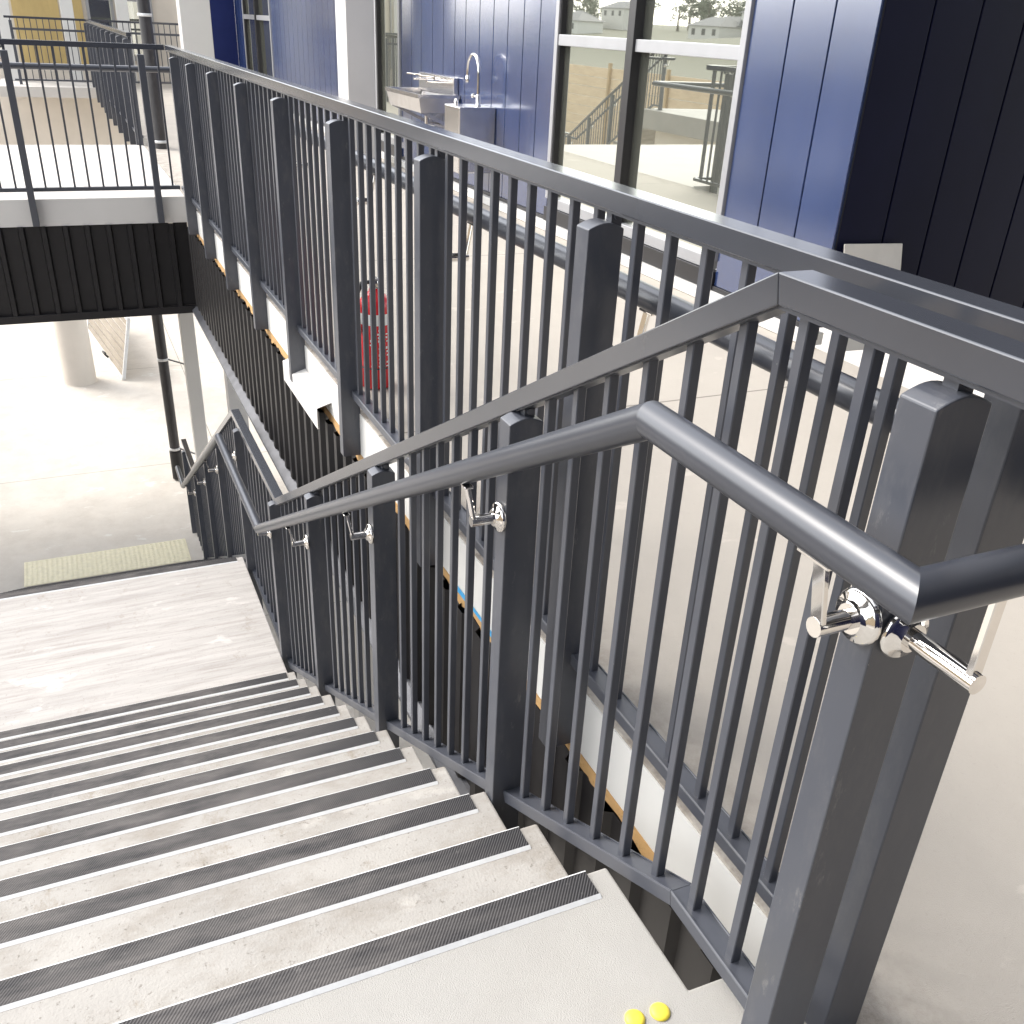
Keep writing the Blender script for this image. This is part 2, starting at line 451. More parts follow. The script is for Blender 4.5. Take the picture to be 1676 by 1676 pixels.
# top landing the photograph is taken from, joined to the walkway behind the end post
poly = [(-4.0, YS), (-0.002, YS), (-0.002, YE), (-0.300, YE), (-0.305, YD - 0.002), (-4.0, YD - 0.002)]
v = [(x, y, 0.0) for x, y in poly] + [(x, y, -0.38) for x, y in poly]
n = len(poly)
lt = MB().add(v, [tuple(range(n)), tuple(range(2 * n - 1, n - 1, -1))] + [(i, (i + 1) % n, (i + 1) % n + n, i + n) for i in range(n)]).build('top_landing', 'stucco', None, 0.005)
struct(lt)

# ------------------------------------------------------------------ elevated walkway
def ribs(axis_pts, y_out, y_pan, z0, z1):
    """box-rib sheet as one folded strip along x: list of (x, y)"""
    m = MB()
    n = len(axis_pts)
    vs = [(x, y, z0) for x, y in axis_pts] + [(x, y, z1) for x, y in axis_pts]
    m.add(vs, [(i, i + 1, i + 1 + n, i + n) for i in range(n - 1)])
    vs2 = [(x, y - 0.0016, z0) for x, y in axis_pts] + [(x, y - 0.0016, z1) for x, y in axis_pts]
    m.add(vs2, [(i, i + n, i + 1 + n, i + 1) for i in range(n - 1)])
    o = 0
    m.add(vs[n:] + vs2[n:], [(i, i + 1, i + 1 + n, i + n) for i in range(n - 1)])
    return m
def rib_line(x0, x1, pitch, y_out, y_pan, phase):
    pts = []; x = x0 + phase
    while x + pitch < x1:
        pts += [(x, y_pan), (x + 0.082, y_pan), (x + 0.096, y_out), (x + 0.142, y_out)]
        x += pitch
    return pts

wk = thing('elevated_walkway', (6, -1.6, -1), 'concrete walkway deck with white edge and black ribbed sheeting below', 'walkway')
MB().box(-4.0, 24.0, YW + 0.003, YD, -0.185, 0.0).build('deck_slab', 'deck', wk, 0.004)
MB().box(-0.30, XC0 - 0.003, YD, YD + 0.004, -0.190, -0.004).build('fascia', 'white', wk)
rp = random.Random(3); up_ = []; dn_ = []; x = -0.30
while x < XC0:
    up_.append((x, -0.1905)); dn_.append((x, -0.224 + rp.uniform(-0.010, 0.012) - (0.014 if rp.random() < 0.15 else 0)))
    x += rp.uniform(0.02, 0.09)
m = MB(); n = len(up_)
vs = [(x, YD + 0.006, z) for x, z in up_] + [(x, YD + 0.006 + rp.uniform(0, 0.006), z) for x, z in dn_] + [(x, YD - 0.05, z) for x, z in up_] + [(x, YD - 0.05, z) for x, z in dn_]
m.add(vs, [(i, i + 1, i + 1 + n, i + n) for i in range(n - 1)] + [(i + n, i + 1 + n, i + 1 + 3 * n, i + 3 * n) for i in range(n - 1)] + [(i, i + 2 * n, i + 1 + 2 * n, i + 1) for i in range(n - 1)])
m.build('timber_packer', 'orange', wk)
MB().box(1.02, 1.40, YD + 0.0062, YD + 0.0075, -0.206, -0.186).build('tape', 'blue_tape', wk)
rib_line_a = rib_line(-0.9, XC0 - 0.03, 0.1595, -0.243, YD + 0.008, 0.02)
rb = ribs(rib_line_a, -0.243, YD + 0.008, -0.935, -0.226)
rb.build('ribbed_sheeting', 'clad', wk)
MB().prism([(YD - 0.03, -0.935), (YD + 0.02, -0.945), (-0.212, -0.985), (-0.212, -1.005), (-0.216, -1.005), (-0.216, -0.99), (YD + 0.016, -0.951), (YD - 0.03, -0.941)], 'x', -0.9, XC0 - 0.02).build('bottom_flashing', 'flash_grey', wk)
MB().box(-0.9, XC0, YD - 0.06, YD - 0.045, -0.93, -0.19).build('backing_frame', 'clad_inner', wk)
MB().box(-4.0, XC0, YW, YD - 0.07, -0.98, -0.955).build('soffit', 'clad_inner', wk)
# one short length of white capping already fitted over the ribs
cp = MB().prism([(YD + 0.006, -0.125), (-0.203, -0.146), (-0.199, -0.149), (-0.199, -0.252), (-0.206, -0.252), (-0.206, -0.244), (-0.2015, -0.246), (-0.2015, -0.150), (YD + 0.006, -0.129)], 'x', 3.055, 3.80)
cp.build('edge_capping', 'white_col', wk)

# cross walkway turning left, same build
cw = thing('cross_walkway', (10, 2.5, -1), 'cross walkway branching left at the far end with pale edge beam over black ribbed sheeting', 'walkway')
MB().box(XC0, XC1, YD + 0.003, 9.0, -0.185, 0.0).build('deck_slab', 'deck_plain', cw, 0.004)
MB().box(XC0 - 0.006, XC0 - 0.001, YD + 0.01, 9.0, -0.205, 0.012).build('fascia', 'white_col', cw)
pts = []
y = YD + 0.02
while y < 8.9:
    pts += [(y, XC0 + 0.01), (y + 0.112, XC0 + 0.01), (y + 0.126, XC0 - 0.030), (y + 0.158, XC0 - 0.030)]
    y += 0.172
n = len(pts)
vs = [(x, yy, -0.945) for yy, x in pts] + [(x, yy, -0.206) for yy, x in pts]
MB().add(vs, [(i, i + n, i + 1 + n, i + 1) for i in range(n - 1)]).build('ribbed_sheeting', 'clad', cw)
MB().box(XC0 - 0.035, XC0 + 0.02, YD + 0.02, 9.0, -1.012, -0.946).build('bottom_flashing', 'clad', cw, 0.003)
MB().box(XC0 + 0.02, XC1, YD + 0.003, 9.0, -0.98, -0.95).build('soffit', 'clad_inner', cw)
MB().box(XC1 - 0.01, XC1 + 0.01, YD + 0.01, 9.0, -0.95, -0.186).build('back_sheeting', 'clad', cw)

# ------------------------------------------------------------------ balustrades
def zline(poly, x):
    for (x0, z0), (x1, z1) in zip(poly, poly[1:]):
        if x0 <= x <= x1: return z0 + (z1 - z0) * (x - x0) / (x1 - x0)
    return poly[-1][1] if x > poly[-1][0] else poly[0][1]

def rail_solid(m, poly, y0, y1, h, gap=0.0004):
    """mitred rectangular rail under a top polyline (x,z), each length its own closed bar"""
    d = [Vector((b[0] - a[0], b[1] - a[1])).normalized() for a, b in zip(poly, poly[1:])]
    nr = [Vector((q.y, -q.x)) for q in d]
    low = []
    for i, p in enumerate(poly):
        if i == 0: o = nr[0] * h
        elif i == len(poly) - 1: o = nr[-1] * h
        else:
            b = (nr[i - 1] + nr[i]).normalized(); o = b * (h / b.dot(nr[i]))
        low.append(Vector(p) + o)
    for i in range(len(d)):
        a, b = Vector(poly[i]) + d[i] * (gap if i else 0), Vector(poly[i + 1]) - d[i] * (gap if i < len(d) - 1 else 0)
        la, lb = low[i] + d[i] * (gap if i else 0), low[i + 1] - d[i] * (gap if i < len(d) - 1 else 0)
        m.prism([tuple(a), tuple(b), tuple(lb), tuple(la)], 'y', y0, y1)
    return m

def sub_poly(poly, a, b):
    out = [(a, zline(poly, a))] + [p for p in poly if a + 1e-4 < p[0] < b - 1e-4] + [(b, zline(poly, b))]
    return out

def post_mesh(x0, x1, y0, y1, z0, z1):
    """flat bar post with a shallow arched cap across its deep side"""
    k = 10; poly = [(y0, z0), (y1, z0)]
    for i in range(k + 1):
        t = i / k; poly.append((y1 + (y0 - y1) * t, z1 + 0.012 * math.sin(math.pi * t)))
    return MB().prism(poly, 'x', x0, x1)

def bracket(parent, px, y_face, z, zt, side=1, r_t=0.0262, y_t=0.04):
    """chrome handrail bracket: disc on the post, arm, flat riser, saddle under the tube"""
    m = MB()
    m.lathe([(0.004, 0), (0.033, 0), (0.0355, 0.003), (0.0355, 0.0075), (0.031, 0.0115), (0.024, 0.013), (0.019, 0.020)], (px, y_face, z), (0, side, 0), 26)
    ye = y_t - side * 0.016; yr = y_t - side * 0.022
    m.tube([(px, y_face + side * 0.008, z), (px, ye, z)], 0.0125, 20)
    zb = zt - r_t
    m.bar((px, yr, z + 0.004), (px, y_t - side * 0.004, zb - 0.001), 0.020, 0.008, (0, 1, 0))
    m.obb((px, y_t, zb - 0.0015), (0.026, 0, 0), (0, 0.010, 0), (0, 0, 0.0025))
    return m.build('bracket', 'chrome', parent, 0.0012, 1)

def balustrade(root, top, bottom, yc, w, posts, post_y, zoff, post_low, bays, top_mat='steel_smooth', tw=0.055, th=0.040):
    """top, bottom: polylines (x, z) of the rail tops; posts: near-face x; bays: balusters' far-edge x"""
    m = rail_solid(MB(), top, yc - tw / 2, yc + tw / 2, th); m.build('top_rail', top_mat, root, 0.0022)
    m = rail_solid(MB(), [(x, z - th) for x, z in top], yc - tw / 2 + 0.008, yc + tw / 2 - 0.008, 0.007); m.build('rail_insert', 'steel', root)
    for px in posts:
        zt = zline(top, px + 0.026) - zoff
        po = post_mesh(px, px + 0.053, post_y - 0.080, post_y, post_low(px), zt).build('post', 'steel_post', root, 0.0022)
        b = MB().box(px + 0.016, px + 0.037, yc - 0.012, yc + 0.012, zt - 0.004, zline(top, px + 0.026) - th - 0.004)
        b.lathe([(0.0075, 0), (0.0075, 0.006)], (px + 0.016, yc, zt + 0.022), (-1, 0, 0), 10)
        b.build('rail_seat', 'steel', po)
    ps = sorted(posts)
    for a, b in zip(ps, ps[1:]):
        m = rail_solid(MB(), sub_poly(bottom, a + 0.053, b), yc - 0.0235, yc + 0.0235, 0.030)
        sp = [(x, z + 0.0028) for x, z in sub_poly(bottom, a + 0.0535, b - 0.0005)]
        rail_solid(m, sp, yc + 0.0190, yc + 0.0228, 0.0040); rail_solid(m, sp, yc - 0.0228, yc - 0.0190, 0.0040)
        m.build('bottom_rail', 'steel', root, 0.0008, 1)
    h = 0.0095
    for xf in bays:
        x = xf - h
        zt = zline(top, x) - th; zb = zline(bottom, x)
        sl = (zline(bottom, x + h) - zline(bottom, x - h)) / 2
        st = (zline(top, x + h) - zline(top, x - h)) / 2
        poly = [(x - h, zb - sl - 0.002), (x + h, zb + sl - 0.002), (x + h, zt + st + 0.003), (x - h, zt - st + 0.003)]
        MB().prism(poly, 'y', yc - h, yc + h).build('baluster', 'steel', root, 0.0016, 1)

# --- stair balustrade (nearest)
XK = -0.1694; ZB = 1.2108; Z0 = 0.0942
XKL = XK + 12.66 * GO; ZL = ZB - 12.66 * RISE
XM = 5.0998; XE = XM + 12 * GO; ZE = ZL - 12 * RISE
topB = [(-2.4, ZB), (XK, ZB), (XKL, ZL), (XM, ZL), (XE, ZE), (XE + 0.85, ZE)]
dz = ZB - Z0
botB = [(x, z - dz) for x, z in topB]
postsB = [-0.482, 0.560, 1.622, 2.691, 3.715, 4.860, 5.98, 7.06, 8.22, 9.35]
YB = -0.073 - 0.0275
rB = thing('balustrade', (1.2, YB, 0), 'charcoal balustrade stepping down beside the stairs, nearest the camera', 'balustrade')
bays = [0.49, 0.374, 0.262, 0.145, 0.03, -0.087, -0.204, -0.320]
for a, b in zip(postsB[1:], postsB[2:]):
    span = b - a - 0.053; k = max(2, int(round(span / 0.118)) - 1 + 0)
    if k * 0.118 + 0.045 > span - 0.02: k -= 1
    bays += [a + 0.053 + 0.045 + 0.118 * j for j in range(k + 1) if a + 0.053 + 0.045 + 0.118 * j < b - 0.03]
YPB = -0.048
def lowB(px):
    if px < -0.3: return 0.006
    return zline(botB, px) - 0.36
balustrade(rB, topB, botB, YB, 0.055, postsB, YPB, 0.070, lowB, bays)
MB().box(-0.472, -0.395, YB - 0.03, YPB + 0.040, 0.001, 0.009).build('base_plate', 'steel', rB, 0.002)
# round handrail carried on chrome brackets
YH = 0.04
ZH = 0.998; XHK = -0.098; XHL = 3.571; ZHL = ZH - SL * (XHL - XHK); XHM = 4.943; XHE = XHM + 12 * GO; ZHE = ZHL - 12 * RISE
hp = [(-0.587, YH, ZH), (XHK, YH, ZH), (XHL, YH, ZHL), (XHM, YH, ZHL), (XHE, YH, ZHE), (XHE + 0.5, YH, ZHE)]
hr = MB().tube([(-0.587, -0.60, ZH)] + hp, 0.0262, 40).build('handrail', 'steel_tube', rB)
# hairline weld seam at the near elbow
def hz(x): return zline([(p[0], p[2]) for p in hp], x)
for px in postsB:
    if px > 9: continue
    x = px + 0.0265
    bracket(hr, x, YPB, hz(x) - 0.123, hz(x))
# extra bracket on the end face of the near post, carrying the returned length
m = MB()
m.lathe([(0.004, 0), (0.033, 0), (0.0355, 0.003), (0.0355, 0.0075), (0.031, 0.0115), (0.024, 0.013), (0.019, 0.020)], (-0.482, -0.088, 0.862), (-1, 0, 0), 26)
m.tube([(-0.49, -0.088, 0.862), (-0.596, -0.088, 0.862)], 0.0125, 20)
m.obb((-0.587, -0.088, 0.917), (0.0045, 0, 0), (0, 0.0085, 0), (0, 0, 0.054))
m.build('bracket', 'chrome', hr, 0.0012, 1)

# --- walkway balustrade behind it
HA = 1.199; ZA = 0.100
YA = -0.2375 - 0.0275
YPA = -0.195
rA = thing('balustrade', (3.5, YA, 0), 'long level charcoal balustrade along the walkway edge with wide flat posts', 'balustrade')
farA = [-0.420, 0.601, 1.610, 2.615, 3.622, 4.595, 5.578, 6.555, 7.50]
postsA = [x - 0.048 for x in farA]
baysA = [0.491, 0.374, 0.258, 0.142, 0.026, -0.09, -0.206, -0.318]
for x in farA[1:-1]: baysA += [x + 0.049 + 0.109 * j for j in range(9)]
baysA += [7.50 + 0.049 + 0.109 * j for j in range(5)]
topA = [(-2.4, HA), (XC0 + 0.01, HA)]; botA = [(-2.4, ZA), (XC0 + 0.01, ZA)]
balustrade(rA, topA, botA, YA, 0.055, postsA, YPA, 0.075, lambda px: (-0.192 if px > -0.3 else 0.004), baysA)
MB().box(postsA[-1] + 0.053, XC0, YA - 0.0235, YA + 0.0235, ZA - 0.03, ZA).build('bottom_rail', 'steel', rA, 0.002)
YT = -0.372
hA = MB().tube([(-0.587, -0.60, 0.972), (-0.587, YT, 0.972), (XC0 + 0.85, YT, 0.972), (XC0 + 0.85, 5.0, 0.972)], 0.0262, 32).build('handrail', 'steel_tube', rA)
for px in postsA[1:]:
    bracket(hA, px + 0.0265, YPA - 0.080, 0.972 - 0.123, 0.972, -1, 0.0262, YT)

# --- balustrade across the front of the cross walkway (runs along y)
def cross_balustrade(root, x, y0, y1, posts, post_x, pitch, inner=1):
    tw, th = 0.055, 0.040
    MB().box(x - tw / 2, x + tw / 2, y0, y1, HA - th, HA).build('top_rail', 'steel_smooth', root, 0.0022)
    MB().box(x - 0.0235, x + 0.0235, y0, y1, ZA - 0.03, ZA).build('bottom_rail', 'steel', root, 0.002)
    for py in posts:
        k = 8; poly = []
        MB().box(post_x, post_x + 0.08, py - 0.0265, py + 0.0265, -0.192, HA - 0.075).build('post', 'steel', root, 0.003)
        MB().box(x - 0.012, x + 0.012, py - 0.01, py + 0.01, HA - 0.08, HA - th).build('rail_seat', 'steel', root)
    y = y0 + 0.06; h = 0.008
    while y < y1 - 0.05:
        if min(abs(y - p) for p in posts) > 0.045:
            MB().box(x - h, x + h, y - h, y + h, ZA - 0.003, HA - th + 0.003).build('baluster', 'steel', root)
        y += pitch
rC = thing('balustrade', (XC0, 2.5, 0), 'charcoal balustrade crossing at the far end above the pale edge beam', 'balustrade')
cross_balustrade(rC, XC0 + 0.035, -0.235, 4.6, [-0.035 + 1.0 * k for k in range(5)], XC0 - 0.09, 0.113)

# --- the same walkway balustrade carries on past the cross walkway, and a twin staircase with its balustrade
rA2 = thing('balustrade', (16, YA, 0), 'distant pale lit balustrade running on beyond the cross walkway, top left', 'balustrade')
topA2 = [(XC1 - 0.05, HA), (21.9, HA)]; botA2 = [(XC1 - 0.05, ZA), (21.9, ZA)]
p2 = [XC1 - 0.03 + 1.06 * k for k in range(10)]
b2 = []
for x in p2[:-1]: b2 += [x + 0.053 + 0.049 + 0.113 * j for j in range(8)]
balustrade(rA2, topA2, botA2, YA, 0.055, p2, YPA, 0.075, lambda px: -0.192, b2)
TX, TY = 18.6, 5.6
st2 = copy_tree(stairs); st2.location = (TX, TY + 0.85, LAND_Z)
st2['label'] = 'second concrete staircase across the yard, seen only mirrored in the window'
rB2 = copy_tree(rB); rB2.location = (TX + 1.2, TY + YB, 0)
rB2['label'] = 'sloping stair balustrade mirrored in the lower left window pane'
yl = thing('yard_platform', (TX - 2, TY, -0.4), 'raised concrete platform at the head of the second staircase', 'platform')
MB().box(TX - 4.0, TX - 0.002, TY - 0.3, TY + 1.75, -0.38, 0.0).build('slab', 'stucco', yl, 0.005)
MB().box(TX - 3.8, TX - 0.4, TY - 0.1, TY + 1.6, GROUND, -0.381).build('base_wall', 'cream', yl)

# ------------------------------------------------------------------ downpipe
pp = thing('downpipe', (10.95, -0.08, GROUND), 'tall black downpipe with pale clamp bands, standing left of the balustrade corner', 'downpipe')
MB().tube([(10.95, -0.09, GROUND + 0.14), (10.95, -0.09, -0.94)], 0.062, 28).build('lower_pipe', 'pipe_black', pp)
MB().tube([(11.64, -0.44, 0.0), (11.64, -0.44, 3.4)], 0.068, 28).build('upper_pipe', 'pipe_black', pp)
MB().tube([(11.64, -0.44, -0.0), (11.64, -0.44, -0.5), (10.95, -0.09, -0.8), (10.95, -0.09, -0.96)], 0.058, 20).build('offset_bend', 'pipe_black', pp)
MB().tube([(10.95, -0.09, GROUND + 0.02), (10.95, -0.09, GROUND + 0.40)], 0.074, 28).build('socket', 'black', pp)
for z in (GROUND + 0.42, -2.35):
    MB().lathe([(0.066, 0), (0.070, 0.002), (0.070, 0.03), (0.066, 0.032)], (10.95, -0.09, z), (0, 0, 1)).build('clamp_band', 'alu', pp)
    MB().bar((10.95, -0.13, z + 0.015), (10.62, -0.36, z + 0.015), 0.02, 0.012).build('clamp_arm', 'flash_grey', pp)
for z in (0.06, 1.37):
    MB().lathe([(0.071, 0), (0.078, 0.002), (0.078, 0.03), (0.071, 0.032)], (11.64, -0.44, z), (0, 0, 1)).build('clamp_band', 'alu', pp)

# ------------------------------------------------------------------ columns
def sq_column(name, x0, x1, y0, y1, z0, z1, label, group=None, mat='white_col'):
    t = thing(name, ((x0 + x1) / 2, (y0 + y1) / 2, z0), label, 'column', group)
    MB().box(x0, x1, y0, y1, z0 + 0.012, z1).build('shaft', mat, t, 0.008)
    MB().box(x0 - 0.03, x1 + 0.03, y0 - 0.03, y1 + 0.03, z0 + 0.001, z0 + 0.014).build('base_plate', 'flash_grey', t, 0.002)
    return t
sq_column('square_column', 10.46, 10.62, -0.46, -0.30, GROUND, -0.96, 'slim white column under the deck, just right of the black downpipe')
sq_column('square_column', 8.50, 8.68, -0.69, -0.51, GROUND, -0.98, 'white column under the deck, right of the slimmer white column and against the black sheeting')
sq_column('square_column', 5.02, 5.18, -1.0, -0.84, GROUND, -0.98, 'white column under the deck, glimpsed through the stair balusters')
sq_column('square_column', 10.03, 10.45, -2.61, -2.30, 0.0, 3.4, 'broad grey column standing on the walkway left of the wash sink')
sq_column('square_column', 19.0, 19.42, -2.25, -1.72, 0.0, 3.4, 'broad sunlit white column far along the walkway beside the deep blue wall')
c = thing('round_column', (15.3, 0.93, GROUND), 'round cream column on the ground under the cross walkway', 'column')
MB().lathe([(0.27, 0.0), (0.25, 0.01), (0.25, 3.2)], (15.3, 0.93, GROUND + 0.002), (0, 0, 1), 40).build('shaft', 'cream', c)

# ------------------------------------------------------------------ slatted aluminium unit leaning under the cross walkway
bn = thing('slatted_panel', (16.5, 0.5, GROUND), 'white slatted metal panel propped beside the round cream column', 'panel')
a = Vector((15.15, 0.27, GROUND + 0.03)); b = Vector((18.2, 0.66, GROUND + 0.03)); up = Vector((0.25, -0.22, 0.90))
d = (b - a); m = MB()
for k in range(7):
    t = (k + 0.5) / 7
    m.bar(a + up * t, b + up * t, 0.03, 0.095, up)
m.build('slat', 'slat', bn)
m = MB(); m.bar(a, a + up, 0.05, 0.05, d); m.bar(b, b + up, 0.05, 0.05, d); m.bar(a, b, 0.05, 0.05, up); m.bar(a + up, b + up, 0.05, 0.05, up)
m.build('frame', 'alu', bn)
mid = a + d * 0.3 + Vector((-0.02, 0.05, 0.1))
MB().curve([mid, mid + Vector((0, 0.04, 0.05)), mid + Vector((0.2, 0.07, 0.05)), mid + Vector((0.22, 0.03, 0))], 0.018, 8).build('handle', 'black', bn)

# ------------------------------------------------------------------ tactile paving
tp = thing('tactile_paving', (9, 0.9, GROUND), 'pale yellow raised-dot tactile paving strip at the foot of the stairs', 'tactile paving')
MB().box(8.70, 9.24, 0.05, 1.75, GROUND + 0.001, GROUND + 0.006).build('base_sheet', 'pale_yellow', tp)
m = MB()
for i in range(11):
    for j in range(34):
        m.lathe([(0.017, 0), (0.011, 0.006)], (8.725 + i * 0.049, 0.075 + j * 0.05, GROUND + 0.006), (0, 0, 1), 8)
st = m.build('raised_dots', 'pale_yellow', tp); st['kind'] = 'stuff'
gs = 'yellow tactile studs on the top landing'
for nm, (x, y), lab in (('a', (-0.319, 0.024), 'round yellow tactile stud on the top landing, nearest the end post'),
                        ('b', (-0.314, 0.071), 'round yellow tactile stud, second one out from the end post'),):
    s = MB().lathe([(0.0175, 0), (0.0175, 0.002), (0.013, 0.005), (0.006, 0.0058)], (x, y, 0.0006), (0, 0, 1), 36).build('tactile_stud', 'yellow', None, origin=(x, y, 0))
    tag(s, lab, 'tactile stud', gs)

# ------------------------------------------------------------------ fire extinguisher
fx, fy = 2.875, -0.440
fe = thing('fire_extinguisher', (fx, fy, 0), 'red fire extinguisher with white bands standing behind the balusters', 'fire extinguisher')
RR = 0.070
MB().lathe([(0.06, 0.0), (RR, 0.006), (RR, 0.36), (0.066, 0.385), (0.05, 0.41), (0.026, 0.425), (0.022, 0.44)], (fx, fy, 0.004), (0, 0, 1), 40).build('cylinder', 'red', fe)
lb = MB().lathe([(RR + 0.0008, 0), (RR + 0.0008, 0.048)], (fx, fy, 0.295), (0, 0, 1), 40).build('white_band', 'label_white', fe)
MB().lathe([(RR + 0.001, 0), (RR + 0.001, 0.006)], (fx, fy, 0.098), (0, 0, 1), 40).build('dark_band', 'black', fe)
m = MB()
for col_a in (150, 178, 206):
    for k in range(11):
        if random.random() < 0.2: continue
        z = 0.11 + k * 0.0160; a0 = R(col_a + random.uniform(-2, 2)); a1 = a0 + R(random.uniform(6, 11))
        r = RR + 0.0012; hh = random.uniform(0.005, 0.011)
        m.add([(fx + r * math.cos(a0), fy - r * math.sin(a0), z), (fx + r * math.cos(a1), fy - r * math.sin(a1), z), (fx + r * math.cos(a1), fy - r * math.sin(a1), z + hh), (fx + r * math.cos(a0), fy - r * math.sin(a0), z + hh)], [(0, 1, 2, 3)])
m.build('lettering', 'label_white', fe)
vh = MB().lathe([(0.018, 0), (0.022, 0.01), (0.022, 0.04), (0.014, 0.05)], (fx, fy, 0.44), (0, 0, 1), 18).build('valve_head', 'chrome', fe)
m = MB(); m.bar((fx + 0.01, fy, 0.475), (fx - 0.10, fy, 0.50), 0.018, 0.008); m.bar((fx + 0.01, fy, 0.465), (fx - 0.09, fy, 0.46), 0.018, 0.006)
m.build('lever', 'chrome', fe)
MB().curve([(fx, fy + 0.02, 0.47), (fx - 0.01, fy + 0.06, 0.47), (fx - 0.02, fy + 0.088, 0.41), (fx - 0.02, fy + 0.088, 0.34), (fx - 0.02, fy + 0.086, 0.26)], [0.009, 0.009, 0.009, 0.010, 0.016], 10).build('hose', 'black', fe)

# ------------------------------------------------------------------ school building facing the walkway
bd = thing('school_building', (8, -4, 0), 'school building with glossy blue vertical cladding and tall silver framed windows', 'building')
seams = []
def blue_wall(x0, x1, seam_list, mat='blue', z0=0.10, z1=3.4):
    """separate boards with a dark V groove between"""
    xs = [x0] + [s for s in sorted(seam_list) if x0 + 0.02 < s < x1 - 0.02] + [x1]
    m = MB()
    for a, b in zip(xs, xs[1:]): m.box(a + 0.006, b - 0.006, YW - 0.02, YW, z0, z1)
    m.build('cladding_board', mat, bd, 0.003)
    MB().box(x0 + 0.001, x1 - 0.001, YW - 0.06, YW - 0.016, z0, z1).build('wall_backing', 'groove', bd)
    MB().box(x0, x1, YW - 0.022, YW + 0.012, 0.030, z0 - 0.002).build('base_flashing', 'frame_black', bd, 0.002)
XWC = 2.82; XWR = 3.80; XWL = 6.215
blue_wall(XWC, XWR, [3.135, 3.463])
blue_wall(XWL, 10.02, [6.519, 6.826, 7.142, 7.452, 7.769, 8.105, 8.384, 8.694, 9.004, 9.35, 9.66])
blue_wall(10.95, 16.9, [10.95 + 0.31 * k for k in range(1, 20)])
blue_wall(19.4, 20.3, [19.7, 20.0])
# walls round the corners
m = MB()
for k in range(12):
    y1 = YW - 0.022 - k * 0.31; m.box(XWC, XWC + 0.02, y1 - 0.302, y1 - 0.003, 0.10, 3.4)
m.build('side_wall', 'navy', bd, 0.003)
MB().box(XWC + 0.018, XWC + 0.05, YW - 3.8, YW - 0.02, 0.10, 3.4).build('wall_backing', 'groove', bd)
MB().box(20.3, 20.34, YW, -2.30, 0.0, 3.4).build('side_wall', 'navy_far', bd)
MB().box(20.34, 23.9, -2.36, -2.30, 0.0, 3.4).build('front_wall', 'white_col', bd)
# white concrete upstand along the foot of the wall
MB().box(XWC, 20.3, YW - 0.06, YW + 0.055, 0.002, 0.070).build('plinth', 'white', bd, 0.004)
def window(x0, x1, mull, z0, z1, transom):
    f = MB()
    f.box(x0, x0 + 0.055, YW - 0.05, YW + 0.02, z0 + 0.06, z1); f.box(x1 - 0.055, x1, YW - 0.05, YW + 0.02, z0 + 0.06, z1)
    for a, b in zip([x0] + mull, mull + [x1]):
        aa = a + (0.056 if a == x0 else 0.046); bb = b - (0.056 if b == x1 else 0.046)
        f.box(aa, bb, YW - 0.05, YW + 0.012, transom - 0.045, transom + 0.03)
        f.box(aa, bb, YW - 0.05, YW + 0.012, z0, z0 + 0.075)
    w = f.build('window', 'silver', bd, 0.004)
    m = MB()
    for a in mull: m.box(a - 0.045, a + 0.045, YW - 0.06, YW + 0.03, z0 + 0.001, z1)
    if mull: m.build('mullion', 'frame_black', w, 0.004)
    m = MB(); m.box(x1 - 0.075, x1 - 0.0553, YW - 0.06, YW + 0.005, z0 + 0.076, z1); m.build('jamb_shade', 'frame_black', w)  # black strip paints the shade on the jamb side turned to the camera
    gl = MB()
    for a, b in zip([x0] + mull, mull + [x1]): gl.box(a + 0.03, b - 0.03, YW - 0.046, YW - 0.040, z0 + 0.05, z1)
    gl.build('pane', 'glass', w)
    MB().box(x0, x1, YW - 0.05, YW + 0.025, 0.072, z0 - 0.002).build('sill', 'frame_black', w, 0.003)
window(XWR, XWL, [5.06], 0.185, 3.3, 1.395)
window(10.02, 10.95, [], 0.185, 3.3, 1.9)
window(16.9, 19.4, [18.15], 0.185, 3.3, 1.395)
# unseen tall wall added behind the top landing to darken faces turned towards it
MB().box(-5.3, -5.0, -12.0, 7.0, GROUND + 0.01, 9.0).build('added_shade_wall', 'navy', bd)
# roof over the near part of the walkway and landing
MB().box(-7.0, 24.0, YW - 4.0, YW + 0.5, 3.42, 3.6).build('roof_edge', 'white_col', bd)

# far wing closing the view
fw = thing('far_building', (24, 2, 0), 'far cream wing with yellow panels, grey windows and white posts, top left corner', 'building')
MB().box(24.0, 24.3, -2.3, 1.9, GROUND + 0.01, 4.5).build('wall', 'cream', fw)
for y0, y1 in ((0.15, 1.05), (-0.32, -0.12),):
    MB().box(23.96, 24.0, y0, y1, 0.3, 4.0).build('panel', 'yellow_wood', fw)
for y0, y1 in ((-0.95, -0.40), (-1.75, -1.15), (1.3, 1.8)):
    w = MB().box(23.93, 24.0, y0, y1, 0.4, 3.6).build('window', 'silver', fw, 0.004)
    MB().box(23.92, 23.931, y0 + 0.06, y1 - 0.06, 0.5, 1.55).build('pane', 'glass', w)
    MB().box(23.92, 23.931, y0 + 0.06, y1 - 0.06, 1.65, 3.5).build('pane', 'glass', w)
for y in (0.02, -1.05, 1.2): MB().box(22.95, 23.15, y - 0.12, y + 0.12, -0.0, 4.4).build('post', 'white', fw, 0.01)
MB().box(XC1, 24.0, YD + 0.004, 12.0, -4.2, -4.0) if False else None
rF = thing('balustrade', (22, 0, 0), 'far thin dark balustrade closing the end of the walkway in front of the cream wing', 'balustrade')
cross_balustrade(rF, 22.0, -2.25, 1.2, [-2.2, -0.3, 1.1], 21.96, 0.113)
MB().box(21.98, 22.02, -2.2, 1.1, 0.96, 1.0).build('mid_rail', 'steel', rF)
